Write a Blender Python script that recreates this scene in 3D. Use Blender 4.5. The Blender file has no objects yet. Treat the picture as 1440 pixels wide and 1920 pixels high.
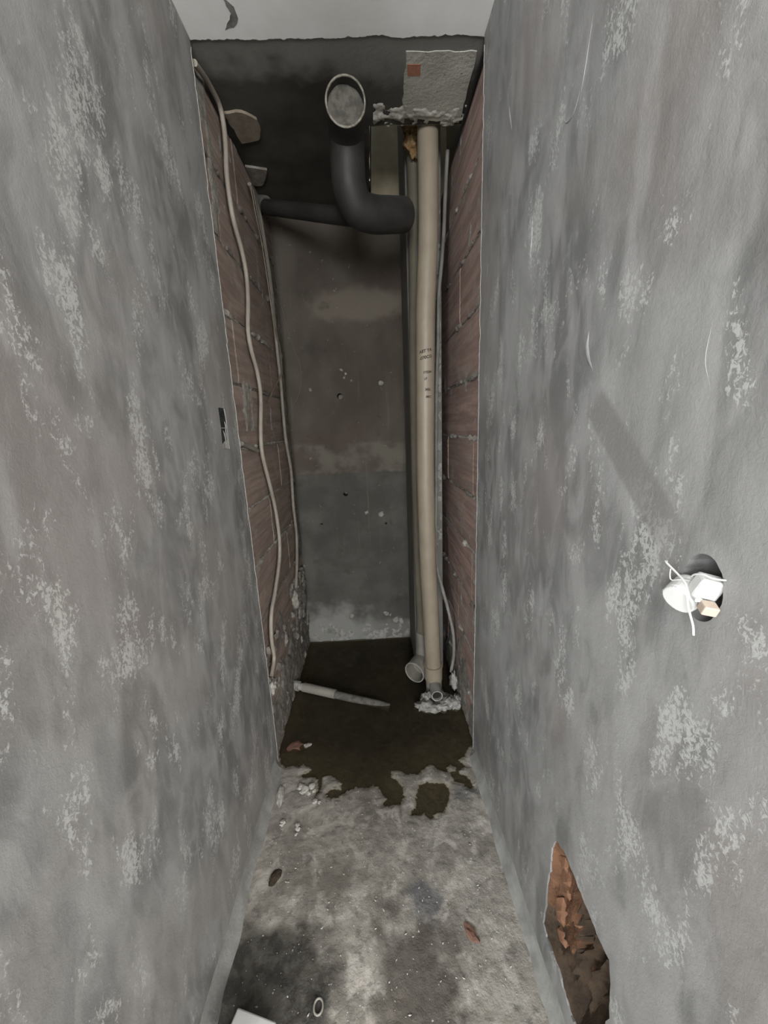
import bpy, bmesh, math, random
import numpy as np
from mathutils import Vector, Matrix, noise as mnoise

random.seed(7)
scene = bpy.context.scene
C = scene.collection

# ------------------------------------------------------------------ camera
F_PX, PITCH, YAW, ROLL, CAM_H = 706.86, 0.225218, 0.0253108, -0.0402534, 1.4005
cam_data = bpy.data.cameras.new('camera')
cam_data.sensor_fit = 'HORIZONTAL'
cam_data.sensor_width = 36.0
cam_data.lens = F_PX / 1440.0 * 36.0
cam_data.clip_start = 0.02
cam = bpy.data.objects.new('camera', cam_data)
C.objects.link(cam)
fw = Vector((math.sin(YAW) * math.cos(PITCH), math.cos(YAW) * math.cos(PITCH), -math.sin(PITCH)))
r0 = Vector((math.cos(YAW), -math.sin(YAW), 0))
u0 = r0.cross(fw)
rt = r0 * math.cos(ROLL) + u0 * math.sin(ROLL)
up = u0 * math.cos(ROLL) - r0 * math.sin(ROLL)
cam.matrix_world = Matrix(((rt.x, up.x, -fw.x, 0), (rt.y, up.y, -fw.y, 0), (rt.z, up.z, -fw.z, CAM_H), (0, 0, 0, 1)))
scene.camera = cam

# ------------------------------------------------------------------ light
world = bpy.data.worlds.new('overcast_sky')
scene.world = world
world.use_nodes = True
bg = world.node_tree.nodes['Background']
bg.inputs['Color'].default_value = (0.86, 0.93, 1.0, 1)
bg.inputs['Strength'].default_value = 1.0

def area(name, loc, target, sx, sy, power, color):
    d = bpy.data.lights.new(name, 'AREA')
    d.shape = 'RECTANGLE'; d.size = sx; d.size_y = sy; d.energy = power; d.color = color
    o = bpy.data.objects.new(name, d); C.objects.link(o)
    o.location = loc
    o.rotation_euler = (Vector(target) - Vector(loc)).to_track_quat('-Z', 'Y').to_euler()
    return o
# daylight of three unseen windows, added to the room behind the camera for light
area('unseen_daylight_left', (-2.16, -2.7, 1.78), (0.38, 0.75, 2.15), 1.35, 1.05, 164.0, (0.93, 0.97, 1.0))
area('added_daylight_right', (1.96, -2.7, 1.78), (-0.46, 0.75, 2.1), 1.35, 1.05, 132.0, (1.0, 0.985, 0.96))  # window and lamp added to light the left wall
area('unseen_daylight_rear', (-0.05, -3.56, 1.6), (-0.05, 1.3, 2.4), 0.95, 1.4, 112.0, (0.98, 0.99, 1.0))
scene.cycles.max_bounces = 6
scene.cycles.diffuse_bounces = 3
scene.cycles.adaptive_threshold = 0.07
scene.cycles.adaptive_min_samples = 16
scene.cycles.glossy_bounces = 2
scene.cycles.transmission_bounces = 2
scene.cycles.transparent_max_bounces = 6
scene.cycles.caustics_reflective = False
scene.cycles.caustics_refractive = False

scene.view_settings.view_transform = 'Standard'
scene.view_settings.look = 'None'
scene.view_settings.gamma = 1.0
scene.view_settings.use_curve_mapping = False
scene.view_settings.exposure = 0.40

# ------------------------------------------------------------------ measured outlines and paths (metres)
PUDDLE = [(-0.56, 1.417), (-0.47, 1.397), (-0.451, 1.352), (-0.43, 1.338), (-0.401, 1.342), (-0.371, 1.338), (-0.357, 1.345), (-0.321, 1.33), (-0.316, 1.317), (-0.338, 1.298), (-0.356, 1.295), (-0.346, 1.279), (-0.325, 1.285), (-0.296, 1.283), (-0.283, 1.267), (-0.276, 1.236), (-0.282, 1.207), (-0.269, 1.213), (-0.262, 1.242), (-0.267, 1.281), (-0.247, 1.288), (-0.217, 1.278), (-0.182, 1.244), (-0.184, 1.218), (-0.205, 1.224), (-0.232, 1.218), (-0.241, 1.204), (-0.222, 1.185), (-0.195, 1.187), (-0.175, 1.2), (-0.142, 1.219), (-0.122, 1.224), (-0.073, 1.218), (-0.059, 1.23), (-0.035, 1.223), (-0.029, 1.201), (-0.003, 1.167), (-0.02, 1.148), (-0.007, 1.137), (0.02, 1.145), (0.046, 1.14), (0.062, 1.177), (0.062, 1.213), (0.039, 1.244), (0.019, 1.261), (0.024, 1.285), (0.043, 1.292), (0.077, 1.269), (0.127, 1.266), (0.159, 1.292), (0.191, 1.306), (0.216, 1.28), (0.256, 1.265), (0.266, 1.244), (0.269, 1.225), (0.295, 1.215), (0.323, 1.187), (0.337, 1.19), (0.337, 1.216), (0.322, 1.24), (0.294, 1.258), (0.293, 1.27), (0.334, 1.288), (0.305, 1.319), (0.339, 1.338), (0.365, 1.382), (0.46, 1.402), (0.46, 2.4), (-0.56, 2.4)]
PUDDLE2 = [(0.128, 1.216), (0.157, 1.225), (0.225, 1.216), (0.244, 1.189), (0.233, 1.151), (0.208, 1.106), (0.178, 1.102), (0.155, 1.081), (0.141, 1.091), (0.133, 1.104), (0.113, 1.096), (0.085, 1.104), (0.086, 1.121), (0.103, 1.126), (0.114, 1.187)]
ISLAND = [(0.25, 1.289), (0.27, 1.299), (0.286, 1.287), (0.285, 1.273), (0.263, 1.264), (0.249, 1.273)]
CONDUIT_A = [(-0.47, 1.383, 2.454), (-0.47, 1.434, 2.469), (-0.47, 1.497, 2.484), (-0.47, 1.58, 2.487), (-0.47, 1.603, 2.443), (-0.47, 1.598, 2.374), (-0.47, 1.574, 2.277), (-0.47, 1.589, 2.161), (-0.47, 1.657, 2.08), (-0.47, 1.685, 2.001), (-0.47, 1.666, 1.899), (-0.47, 1.624, 1.788), (-0.47, 1.642, 1.71), (-0.47, 1.689, 1.643), (-0.47, 1.703, 1.542), (-0.47, 1.644, 1.392), (-0.47, 1.632, 1.299), (-0.47, 1.696, 1.162), (-0.47, 1.747, 1.032), (-0.47, 1.761, 0.892), (-0.47, 1.719, 0.793), (-0.47, 1.609, 0.7), (-0.47, 1.505, 0.63), (-0.47, 1.467, 0.538), (-0.47, 1.47, 0.436), (-0.47, 1.408, 0.395)]
CONDUIT_B = [(-0.474, 1.89, 2.423), (-0.474, 2.007, 2.387), (-0.474, 2.051, 2.323), (-0.474, 2.094, 2.198), (-0.474, 2.117, 2.082), (-0.474, 2.117, 1.929), (-0.474, 2.117, 1.796), (-0.474, 2.129, 1.66), (-0.474, 2.116, 1.458), (-0.474, 2.122, 1.324), (-0.474, 2.177, 1.165), (-0.474, 2.149, 0.974), (-0.474, 2.163, 0.803), (-0.474, 2.107, 0.65), (-0.474, 2.013, 0.518)]
WIRE_A = [(-0.462, 1.884, 2.41), (-0.462, 1.921, 2.329), (-0.462, 1.979, 2.246), (-0.462, 2.032, 2.08), (-0.462, 2.066, 1.916), (-0.462, 2.14, 1.799), (-0.462, 2.115, 1.684), (-0.462, 1.932, 1.595), (-0.462, 1.806, 1.525)]
WIRE_B = [(-0.494, 2.287, 2.352), (-0.477, 2.287, 2.191), (-0.447, 2.287, 1.996), (-0.412, 2.287, 1.835), (-0.384, 2.287, 1.746), (-0.396, 2.287, 1.614), (-0.479, 2.287, 1.48)]
STUB = [(-0.474, 1.409, 1.357), (-0.474, 1.502, 1.34), (-0.474, 1.593, 1.32)]
CONDUIT_R = [(0.381, 1.9, 2.502), (0.374, 1.9, 2.43), (0.369, 1.9, 2.343), (0.364, 1.9, 2.234), (0.351, 1.9, 2.084), (0.34, 1.9, 1.986), (0.337, 1.9, 1.878), (0.334, 1.9, 1.749), (0.328, 1.9, 1.613), (0.324, 1.9, 1.426), (0.322, 1.9, 1.18), (0.32, 1.9, 1.009), (0.316, 1.9, 0.866), (0.315, 1.9, 0.749), (0.323, 1.9, 0.634), (0.351, 1.9, 0.517), (0.383, 1.9, 0.385), (0.41, 1.9, 0.243), (0.413, 1.9, 0.111), (0.401, 1.9, 0.005)]
FRONT_PIPE = [(0.275, 1.76, 2.524), (0.274, 1.76, 2.241), (0.264, 1.76, 1.999), (0.257, 1.76, 1.845), (0.25, 1.76, 1.426), (0.247, 1.76, 1.175), (0.249, 1.76, 0.95), (0.254, 1.76, 0.692), (0.263, 1.76, 0.477), (0.27, 1.76, 0.216), (0.274, 1.76, 0.104), (0.279, 1.76, 0.029)]
REAR_PIPE = [(0.244, 1.905, 2.504), (0.249, 1.905, 2.305), (0.245, 1.905, 1.986), (0.24, 1.905, 1.758), (0.237, 1.905, 1.388), (0.238, 1.905, 0.84), (0.245, 1.905, 0.403), (0.249, 1.905, 0.111)]
TRI = [(0.664, 0.456), (0.625, 0.472), (0.59, 0.464), (0.549, 0.457), (0.52, 0.45), (0.485, 0.45), (0.466, 0.45), (0.454, 0.409), (0.449, 0.341), (0.467, 0.217), (0.53, 0.108), (0.577, 0.117), (0.63, 0.133), (0.672, 0.128), (0.695, 0.142), (0.688, 0.28), (0.681, 0.359), (0.682, 0.408)]
SLOT = [(1.215, 1.474), (1.266, 1.474), (1.272, 1.437), (1.267, 1.345), (1.209, 1.349), (1.216, 1.417)]
HOLE = [(0.428, 1.212), (0.424, 1.231), (0.417, 1.238), (0.408, 1.24), (0.396, 1.237), (0.386, 1.231), (0.38, 1.221), (0.376, 1.209), (0.376, 1.193), (0.38, 1.175), (0.394, 1.161), (0.409, 1.158), (0.422, 1.165), (0.428, 1.181), (0.43, 1.198)]

# ------------------------------------------------------------------ dimensions (metres)
XL, XR, D, B, H = -0.4646, 0.3827, 1.366, 2.299, 2.5   # plaster faces, plaster edge, back wall, ceiling
BL, BR = XL - 0.02, XR + 0.02                          # brick faces of the shaft
YR = 0.20                                              # where the passage opens from the room behind the camera
RX0, RX1, RY0 = -2.20, 2.00, -3.60                      # that room

# ------------------------------------------------------------------ helpers
def finish(o, parent=None, smooth=False, label=None, cat=None, group=None, kind=None):
    C.objects.link(o)
    if parent is not None: o.parent = parent
    if smooth:
        o.data.polygons.foreach_set('use_smooth', [True] * len(o.data.polygons))
    if label: o['label'] = label
    if cat: o['category'] = cat
    if group: o['group'] = group
    if kind: o['kind'] = kind
    return o

def mesh_obj(name, verts, faces, mat, parent=None, smooth=False, **kw):
    me = bpy.data.meshes.new(name)
    me.from_pydata([tuple(v) for v in verts], [], [tuple(f) for f in faces])
    me.update()
    me.materials.append(mat)
    return finish(bpy.data.objects.new(name, me), parent, smooth, **kw)

def bm_obj(name, bm, mat, parent=None, smooth=False, **kw):
    me = bpy.data.meshes.new(name)
    bmesh.ops.recalc_face_normals(bm, faces=bm.faces)
    bm.to_mesh(me); bm.free()
    me.materials.append(mat)
    return finish(bpy.data.objects.new(name, me), parent, smooth, **kw)

def root(name, loc, label, cat, group=None):
    o = bpy.data.objects.new(name, None)
    o.empty_display_size = 0.02
    o.location = loc
    C.objects.link(o)
    o['label'] = label; o['category'] = cat
    if group: o['group'] = group
    bpy.context.view_layer.update()
    return o

def adopt(child, parent):
    """parent a mesh built in world coordinates under an Empty standing at the thing's base"""
    child.parent = parent
    child.matrix_parent_inverse = Matrix.Translation(parent.location).inverted()
    return child

def nz(x, y, z=0.0, s=1.0, o=0.0):
    return mnoise.noise(Vector((x * s + o, y * s - o, z * s + o * 0.37)))

def fbm(x, y, z=0.0, s=1.0, o=0.0, n=4):
    t = 0; a = 1; k = s
    for i in range(n):
        t += a * nz(x, y, z, k, o + i * 3.1); a *= 0.5; k *= 2.1
    return t

def catmull(pts, sub=6):
    P = [Vector(p) for p in pts]
    if len(P) < 3: return P
    P = [P[0] * 2 - P[1]] + P + [P[-1] * 2 - P[-2]]
    out = []
    for i in range(1, len(P) - 2):
        a, b, c, d = P[i - 1], P[i], P[i + 1], P[i + 2]
        for k in range(sub):
            t = k / sub
            out.append(0.5 * ((2 * b) + (c - a) * t + (2 * a - 5 * b + 4 * c - d) * t * t + (3 * b - a - 3 * c + d) * t ** 3))
    out.append(P[-2])
    return out

def frames(path):
    T = []
    for i in range(len(path)):
        a = path[max(i - 1, 0)]; b = path[min(i + 1, len(path) - 1)]
        T.append((b - a).normalized())
    n = T[0].orthogonal().normalized()
    N = []
    for t in T:
        n = (n - t * n.dot(t)).normalized()
        N.append((n.copy(), t.cross(n)))
    return T, N

def tube_geo(path, r, seg=12, inner=None, depth=None, cap0=True, cap1=True, rfun=None):
    """solid tube; with inner the start is an open mouth of that radius and depth"""
    T, N = frames(path)
    V, Fc, rings = [], [], []
    def ring(p, n, b, rad):
        i0 = len(V)
        for k in range(seg):
            a = 2 * math.pi * k / seg
            V.append(p + n * (math.cos(a) * rad) + b * (math.sin(a) * rad))
        rings.append(i0); return i0
    def bridge(a, b):
        for k in range(seg):
            k2 = (k + 1) % seg
            Fc.append((a + k, a + k2, b + k2, b + k))
    prev = None
    if inner:
        q = path[0] + T[0] * depth
        a = ring(q, *N[0], inner); Fc.append(tuple(range(a + seg - 1, a - 1, -1)))
        b = ring(path[0] + T[0] * 0.0005, *N[0], inner); bridge(a, b); prev = b
    for i, p in enumerate(path):
        rad = rfun(i / (len(path) - 1)) * r if rfun else r
        a = ring(p, *N[i], rad)
        if prev is not None: bridge(prev, a)
        elif cap0: Fc.append(tuple(range(a + seg - 1, a - 1, -1)))
        prev = a
    if cap1: Fc.append(tuple(range(prev, prev + seg)))
    return V, Fc

def tube(name, pts, r, mat, parent=None, seg=12, sub=6, smooth=True, kw=None, **g):
    V, Fc = tube_geo(catmull(pts, sub), r, seg, **g)
    o = mesh_obj(name, V, Fc, mat, None, smooth, **(kw or {}))
    if smooth:
        # keep pipe mouths crisp
        bm = bmesh.new(); bm.from_mesh(o.data)
        bmesh.ops.recalc_face_normals(bm, faces=bm.faces)
        for e in bm.edges:
            if len(e.link_faces) == 2 and e.calc_face_angle(0) > 0.7: e.smooth = False
        bm.to_mesh(o.data); bm.free()
    if parent is not None: adopt(o, parent)
    return o

def under(child, part):
    child.parent = part          # both are built in world coordinates
    child.matrix_parent_inverse = Matrix.Identity(4)
    return child

def plate(name, outline, holes, to3d, depth_vec, mat, parent=None, **kw):
    """flat outline with holes, given thickness along depth_vec"""
    bm = bmesh.new()
    edges = []
    for loop in [outline] + holes:
        vs = [bm.verts.new(to3d(a, b)) for a, b in loop]
        for i in range(len(vs)):
            edges.append(bm.edges.new((vs[i], vs[(i + 1) % len(vs)])))
    bmesh.ops.triangle_fill(bm, use_beauty=True, use_dissolve=False, edges=edges)
    ret = bmesh.ops.extrude_face_region(bm, geom=bm.faces[:])
    vs = [v for v in ret['geom'] if isinstance(v, bmesh.types.BMVert)]
    bmesh.ops.translate(bm, verts=vs, vec=depth_vec)
    return bm_obj(name, bm, mat, parent, **kw)

def box_bm(x0, x1, y0, y1, z0, z1, bev=0.0, seg=1, bm=None):
    own = bm is None
    bm = bm or bmesh.new()
    m = Matrix.Translation(((x0 + x1) / 2, (y0 + y1) / 2, (z0 + z1) / 2)) @ Matrix.Diagonal((x1 - x0, y1 - y0, z1 - z0, 1))
    r = bmesh.ops.create_cube(bm, size=1, matrix=m)
    if bev:
        es = list({e for v in r['verts'] for e in v.link_edges})
        bmesh.ops.bevel(bm, geom=es, offset=bev, segments=seg, affect='EDGES', profile=0.5)
    return bm

def lump(name, c, size, mat, seed=0, sub=3, amp=0.35, freq=2.0, parent=None, flat=None, smooth=True, **kw):
    bm = bmesh.new()
    bmesh.ops.create_icosphere(bm, subdivisions=sub, radius=1.0)
    for v in bm.verts:
        d = v.co.normalized()
        k = 1 + amp * fbm(d.x, d.y, d.z, freq, seed, 4)
        v.co = d * k
        v.co = Vector((c[0] + v.co.x * size[0], c[1] + v.co.y * size[1], c[2] + v.co.z * size[2]))
        if flat is not None and v.co.z < flat: v.co.z = flat
    o = bm_obj(name, bm, mat, None, smooth, **kw)
    if parent is not None: adopt(o, parent)
    return o

def relief(name, axis, const, a0, a1, b0, b1, step, mask, thick, mat, parent=None, out=1.0, seed=0, **kw):
    """ragged crust lying on a plane: kept only where mask(a, b) > 0, thicker towards its middle"""
    na, nb = int((a1 - a0) / step) + 1, int((b1 - b0) / step) + 1
    idx, V, Fc, val = {}, [], [], {}
    for i in range(na):
        for j in range(nb):
            a, b = a0 + i * step, b0 + j * step
            val[i, j] = mask(a, b)
    def vert(i, j):
        if (i, j) in idx: return idx[i, j]
        a, b = a0 + i * step, b0 + j * step
        m = val[i, j]
        t = out * ((-0.002) if m <= 0 else thick * min(1, m * 4) * (0.6 + 0.8 * abs(fbm(a, b, 0, 40, seed, 3))))
        if axis == 0: p = (const + t, a, b)
        elif axis == 1: p = (a, const + t, b)
        else: p = (a, b, const + t)
        idx[i, j] = len(V); V.append(p); return idx[i, j]
    for i in range(na - 1):
        for j in range(nb - 1):
            if max(val[i, j], val[i + 1, j], val[i, j + 1], val[i + 1, j + 1]) > 0:
                Fc.append((vert(i, j), vert(i + 1, j), vert(i + 1, j + 1), vert(i, j + 1)))
    return mesh_obj(name, V, Fc, mat, parent, True, **kw)

# ------------------------------------------------------------------ materials
class NT:
    def __init__(s, name, rough=0.85, spec=0.3, gain=0.78):
        s.gain = gain
        s.m = bpy.data.materials.new(name); s.m.use_nodes = True
        s.t = s.m.node_tree; s.b = s.t.nodes['Principled BSDF']
        s.b.inputs['Roughness'].default_value = rough
        s.b.inputs['Specular IOR Level'].default_value = spec
        s.pos = s.t.nodes.new('ShaderNodeNewGeometry').outputs['Position']
    def n(s, kind, **p):
        x = s.t.nodes.new(kind)
        for k, v in p.items(): setattr(x, k, v)
        return x
    def put(s, sock, v):
        if isinstance(v, bpy.types.NodeSocket): s.t.links.new(v, sock)
        elif isinstance(v, (tuple, list)) and len(v) == 3 and sock.type == 'RGBA': sock.default_value = (*[q * s.gain for q in v], 1)
        else: sock.default_value = v
    def math(s, op, a, b=None, clamp=False):
        x = s.n('ShaderNodeMath', operation=op, use_clamp=clamp); s.put(x.inputs[0], a)
        if b is not None: s.put(x.inputs[1], b)
        return x.outputs[0]
    def vec(s, scale=(1, 1, 1), rot=(0, 0, 0), loc=(0, 0, 0)):
        x = s.n('ShaderNodeMapping'); s.put(x.inputs['Vector'], s.pos)
        x.inputs['Scale'].default_value = scale; x.inputs['Rotation'].default_value = rot; x.inputs['Location'].default_value = loc
        return x.outputs[0]
    def noise(s, scale, detail=5, rough=0.55, vec=None, dist=0.0):
        x = s.n('ShaderNodeTexNoise'); s.put(x.inputs['Vector'], vec or s.pos)
        x.inputs['Scale'].default_value = scale; x.inputs['Detail'].default_value = min(detail, 3)
        x.inputs['Roughness'].default_value = rough; x.inputs['Distortion'].default_value = dist
        return x.outputs['Fac']
    def ramp(s, v, a, b, lo=0.0, hi=1.0):
        x = s.n('ShaderNodeMapRange', interpolation_type='SMOOTHSTEP'); s.put(x.inputs['Value'], v)
        for k, q in (('From Min', a), ('From Max', b), ('To Min', lo), ('To Max', hi)): x.inputs[k].default_value = q
        return x.outputs[0]
    def mix(s, f, a, b, mode='MIX'):
        x = s.n('ShaderNodeMix', data_type='RGBA', blend_type=mode); s.put(x.inputs['Factor'], f)
        s.put(x.inputs[6], a); s.put(x.inputs[7], b)
        return x.outputs[2]
    def blob(s, c, r, soft=0.5, wob=0.5, scale=9.0):
        """1 inside an ellipsoidal stain around c with wobbly edge"""
        a = s.n('ShaderNodeVectorMath', operation='SUBTRACT'); s.put(a.inputs[0], s.pos); a.inputs[1].default_value = c
        m = s.n('ShaderNodeVectorMath', operation='MULTIPLY'); s.put(m.inputs[0], a.outputs[0]); m.inputs[1].default_value = [1 / k for k in r]
        l = s.n('ShaderNodeVectorMath', operation='LENGTH'); s.put(l.inputs[0], m.outputs[0])
        w = s.math('MULTIPLY', s.math('SUBTRACT', s.noise(scale, 2, 0.6), 0.5), wob * 3)
        return s.ramp(s.math('ADD', l.outputs['Value'], w), 1.0 - soft / 2, 1.0 + soft / 2, 1.0, 0.0)
    def color(s, v): s.put(s.b.inputs['Base Color'], v)
    def rough(s, v): s.put(s.b.inputs['Roughness'], v)
    def bump(s, h, strength=0.4, dist=0.002):
        x = s.n('ShaderNodeBump'); s.put(x.inputs['Height'], h)
        x.inputs['Strength'].default_value = strength; x.inputs['Distance'].default_value = dist
        s.t.links.new(x.outputs[0], s.b.inputs['Normal'])

def plaster(name, side):
    k = NT(name, 0.62, 0.35)
    v = k.vec((1, 1.5, 0.75), (0.45 * side, 0, 0))
    v2 = k.vec((1, 1.9, 0.9), (0.3 * side, 0, 0), (3, 1, 7))
    big = k.noise(3.6, 3, 0.62, v, 0.5)
    c = k.mix(k.ramp(big, 0.34, 0.66), (0.160, 0.157, 0.151), (0.282, 0.276, 0.266))
    mid = k.noise(11, 3, 0.6, k.vec((1, 1.7, 0.7), (0.5 * side, 0, 0), (4, 8, 1)), 0.8)
    c = k.mix(k.ramp(mid, 0.42, 0.66, 0, 0.55), c, (0.343, 0.335, 0.324))
    c = k.mix(k.ramp(mid, 0.30, 0.44, 0.45, 0), c, (0.15, 0.148, 0.14))
    warm = k.noise(2.6, 3, 0.5, k.vec(loc=(5, 5, 2)))
    c = k.mix(k.ramp(warm, 0.47, 0.68, 0, 0.6), c, (0.25, 0.222, 0.205))
    # worn, lime-bloomed patches of speckle
    patch = k.ramp(k.noise(7.0, 3, 0.6, v2), 0.50, 0.70)
    speck = k.noise(120, 3, 0.75, k.vec((1, 1.35, 0.9), (0.3 * side, 0, 0)), 0.6)
    lime = k.ramp(k.math('ADD', speck, k.math('MULTIPLY', patch, 0.19)), 0.60, 0.70)
    lime = k.math('MULTIPLY', lime, k.ramp(patch, 0.0, 0.25, 0.12, 1.0))
    c = k.mix(k.math('MULTIPLY', lime, 0.75), c, (0.50, 0.495, 0.47))
    soft = k.math('MULTIPLY', k.ramp(k.noise(9, 3, 0.5, k.vec((1, 2.2, 0.6), (0.35 * side, 0, 0), (1, 2, 3))), 0.52, 0.72), 0.45)
    c = k.mix(soft, c, (0.38, 0.371, 0.359))
    fine = k.noise(160, 3, 0.6)
    c = k.mix(k.ramp(fine, 0.62, 0.75, 0, 0.3), c, (0.14, 0.138, 0.13))
    return k, c, big, speck

M = {}
# left plaster
k, c, big, speck = plaster('plaster_left', 1)
k.color(c); k.bump(k.math('ADD', speck, k.math('MULTIPLY', big, 2)), 0.3, 0.002); M['plaster_l'] = k.m
# right plaster with a broad darker diagonal streak
k, c, big, speck = plaster('plaster_right', -1)
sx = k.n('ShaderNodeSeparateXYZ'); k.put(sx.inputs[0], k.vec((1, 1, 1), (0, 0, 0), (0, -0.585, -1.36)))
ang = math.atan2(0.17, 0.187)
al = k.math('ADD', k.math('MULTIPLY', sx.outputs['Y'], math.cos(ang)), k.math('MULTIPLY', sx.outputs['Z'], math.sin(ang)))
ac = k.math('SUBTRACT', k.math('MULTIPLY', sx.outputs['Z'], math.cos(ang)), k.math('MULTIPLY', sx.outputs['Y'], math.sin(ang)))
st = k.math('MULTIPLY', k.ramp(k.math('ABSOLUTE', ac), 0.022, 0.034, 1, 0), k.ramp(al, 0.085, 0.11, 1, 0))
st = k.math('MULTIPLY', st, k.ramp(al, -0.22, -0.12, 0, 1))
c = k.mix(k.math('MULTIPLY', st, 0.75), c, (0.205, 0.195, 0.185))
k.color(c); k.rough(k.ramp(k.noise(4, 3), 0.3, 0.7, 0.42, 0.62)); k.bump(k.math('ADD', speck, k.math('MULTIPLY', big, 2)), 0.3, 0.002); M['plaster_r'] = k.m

def simple(name, col, col2=None, scale=20.0, rough=0.7, spec=0.3, bump=0.0, bscale=80.0, dist=0.002, lo=0.35, hi=0.68):
    k = NT(name, rough, spec, 1.0 if name.startswith(('white', 'room', 'metal', 'upper')) else 0.78)
    k.color(k.mix(k.ramp(k.noise(scale, 6, 0.6), lo, hi), col, col2 or col))
    if bump: k.bump(k.noise(bscale, 5, 0.65), bump, dist)
    M[name] = k.m
    return k

simple('lit_plaster_edge', (0.55, 0.54, 0.50), (0.40, 0.385, 0.35), 60, 0.8, 0.2, 0.5, 150)  # paler than the plaster: light caught on the arris, put into the colour
simple('mortar', (0.44, 0.41, 0.37), (0.29, 0.27, 0.24), 45, 0.95, 0.1, 0.9, 140, 0.004)
simple('mortar_dark', (0.20, 0.18, 0.155), (0.29, 0.265, 0.235), 30, 0.95, 0.1, 0.9, 120, 0.004)
simple('mortar_pale', (0.44, 0.43, 0.40), (0.26, 0.25, 0.225), 50, 0.95, 0.1, 0.9, 140, 0.004)
simple('mortar_buff', (0.30, 0.25, 0.19), (0.23, 0.19, 0.145), 30, 0.9, 0.15, 0.4, 100)
simple('fillet', (0.30, 0.295, 0.275), (0.21, 0.205, 0.19), 14, 0.85, 0.2, 0.5, 90, 0.003)
simple('pvc_beige', (0.335, 0.285, 0.215), (0.30, 0.25, 0.187), 12, 0.45, 0.4)
simple('pvc_olive', (0.19, 0.172, 0.13), (0.16, 0.145, 0.11), 8, 0.55, 0.35)
simple('pvc_grey', (0.30, 0.28, 0.245), (0.24, 0.225, 0.195), 18, 0.6, 0.3)
simple('pvc_mouth', (0.40, 0.385, 0.355), (0.30, 0.285, 0.26), 30, 0.6, 0.3)
simple('black_pipe', (0.040, 0.038, 0.035), (0.025, 0.024, 0.022), 10, 0.55, 0.35, 0.15, 60)
simple('black_rim', (0.36, 0.33, 0.27), (0.14, 0.125, 0.10), 70, 0.5, 0.4, 0.4, 120)
simple('pipe_dust', (0.19, 0.18, 0.155), (0.11, 0.103, 0.09), 40, 0.95, 0.1, 0.7, 120, 0.003)
simple('conduit', (0.33, 0.295, 0.25), (0.28, 0.245, 0.205), 16, 0.55, 0.35)
simple('conduit_dim', (0.29, 0.265, 0.225), (0.24, 0.215, 0.18), 16, 0.6, 0.3)
simple('conduit_grey', (0.27, 0.26, 0.235), (0.20, 0.19, 0.17), 16, 0.6, 0.3)
simple('wire_ochre', (0.23, 0.19, 0.125), None, 10, 0.5, 0.4)
simple('wire_grey', (0.17, 0.16, 0.14), None, 10, 0.5, 0.4)
simple('cable_black', (0.018, 0.017, 0.016), None, 10, 0.55, 0.4)
simple('white_plastic', (0.58, 0.575, 0.555), (0.52, 0.515, 0.495), 20, 0.35, 0.5)
simple('white_wire', (0.62, 0.61, 0.585), None, 10, 0.4, 0.45)
simple('copper_block', (0.62, 0.50, 0.40), (0.55, 0.44, 0.36), 60, 0.4, 0.5)
simple('slot_shade', (0.012, 0.012, 0.012), (0.05, 0.05, 0.048), 60, 0.7, 0.3)  # near-black: the slot's shade put into the colour
simple('foam', (0.22, 0.125, 0.05), (0.40, 0.29, 0.155), 45, 0.85, 0.2, 0.8, 130, 0.004)
simple('white_paint', (0.92, 0.92, 0.905), (0.86, 0.85, 0.82), 5, 0.7, 0.3, 0.15, 60)
simple('brush_grey', (0.16, 0.16, 0.15), (0.34, 0.335, 0.31), 30, 0.8, 0.2)  # dark grey of the brush mark on the ceiling
simple('orange_tile', (0.50, 0.235, 0.15), (0.40, 0.18, 0.115), 60, 0.8, 0.2, 0.3, 120)
simple('chip_white', (0.50, 0.485, 0.44), (0.38, 0.365, 0.33), 60, 0.9, 0.15, 0.5, 150)
simple('chip_red', (0.20, 0.11, 0.08), (0.15, 0.085, 0.065), 60, 0.9, 0.15, 0.5, 150)
simple('dirt', (0.045, 0.033, 0.022), (0.075, 0.055, 0.04), 80, 0.9, 0.15, 0.5, 150)
simple('ink', (0.055, 0.047, 0.038), (0.14, 0.12, 0.095), 120, 0.8, 0.1)
simple('broken_brick', (0.19, 0.098, 0.056), (0.115, 0.065, 0.04), 22, 0.95, 0.1, 0.8, 110, 0.004)
simple('brick_hollow_shade', (0.090, 0.062, 0.042), (0.055, 0.041, 0.030), 24, 0.95, 0.1, 0.8, 90, 0.004)  # brown hollow brick, darkened further for the shade of its depth
simple('brick_shard', (0.25, 0.132, 0.08), (0.17, 0.09, 0.055), 30, 0.95, 0.1, 0.6, 130, 0.003)
simple('upper_shaft', (0.42, 0.36, 0.255), (0.27, 0.24, 0.165), 5, 0.9, 0.15, 0.3, 60)
simple('metal_frame', (0.6, 0.6, 0.6), None, 10, 0.4, 0.5)

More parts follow.
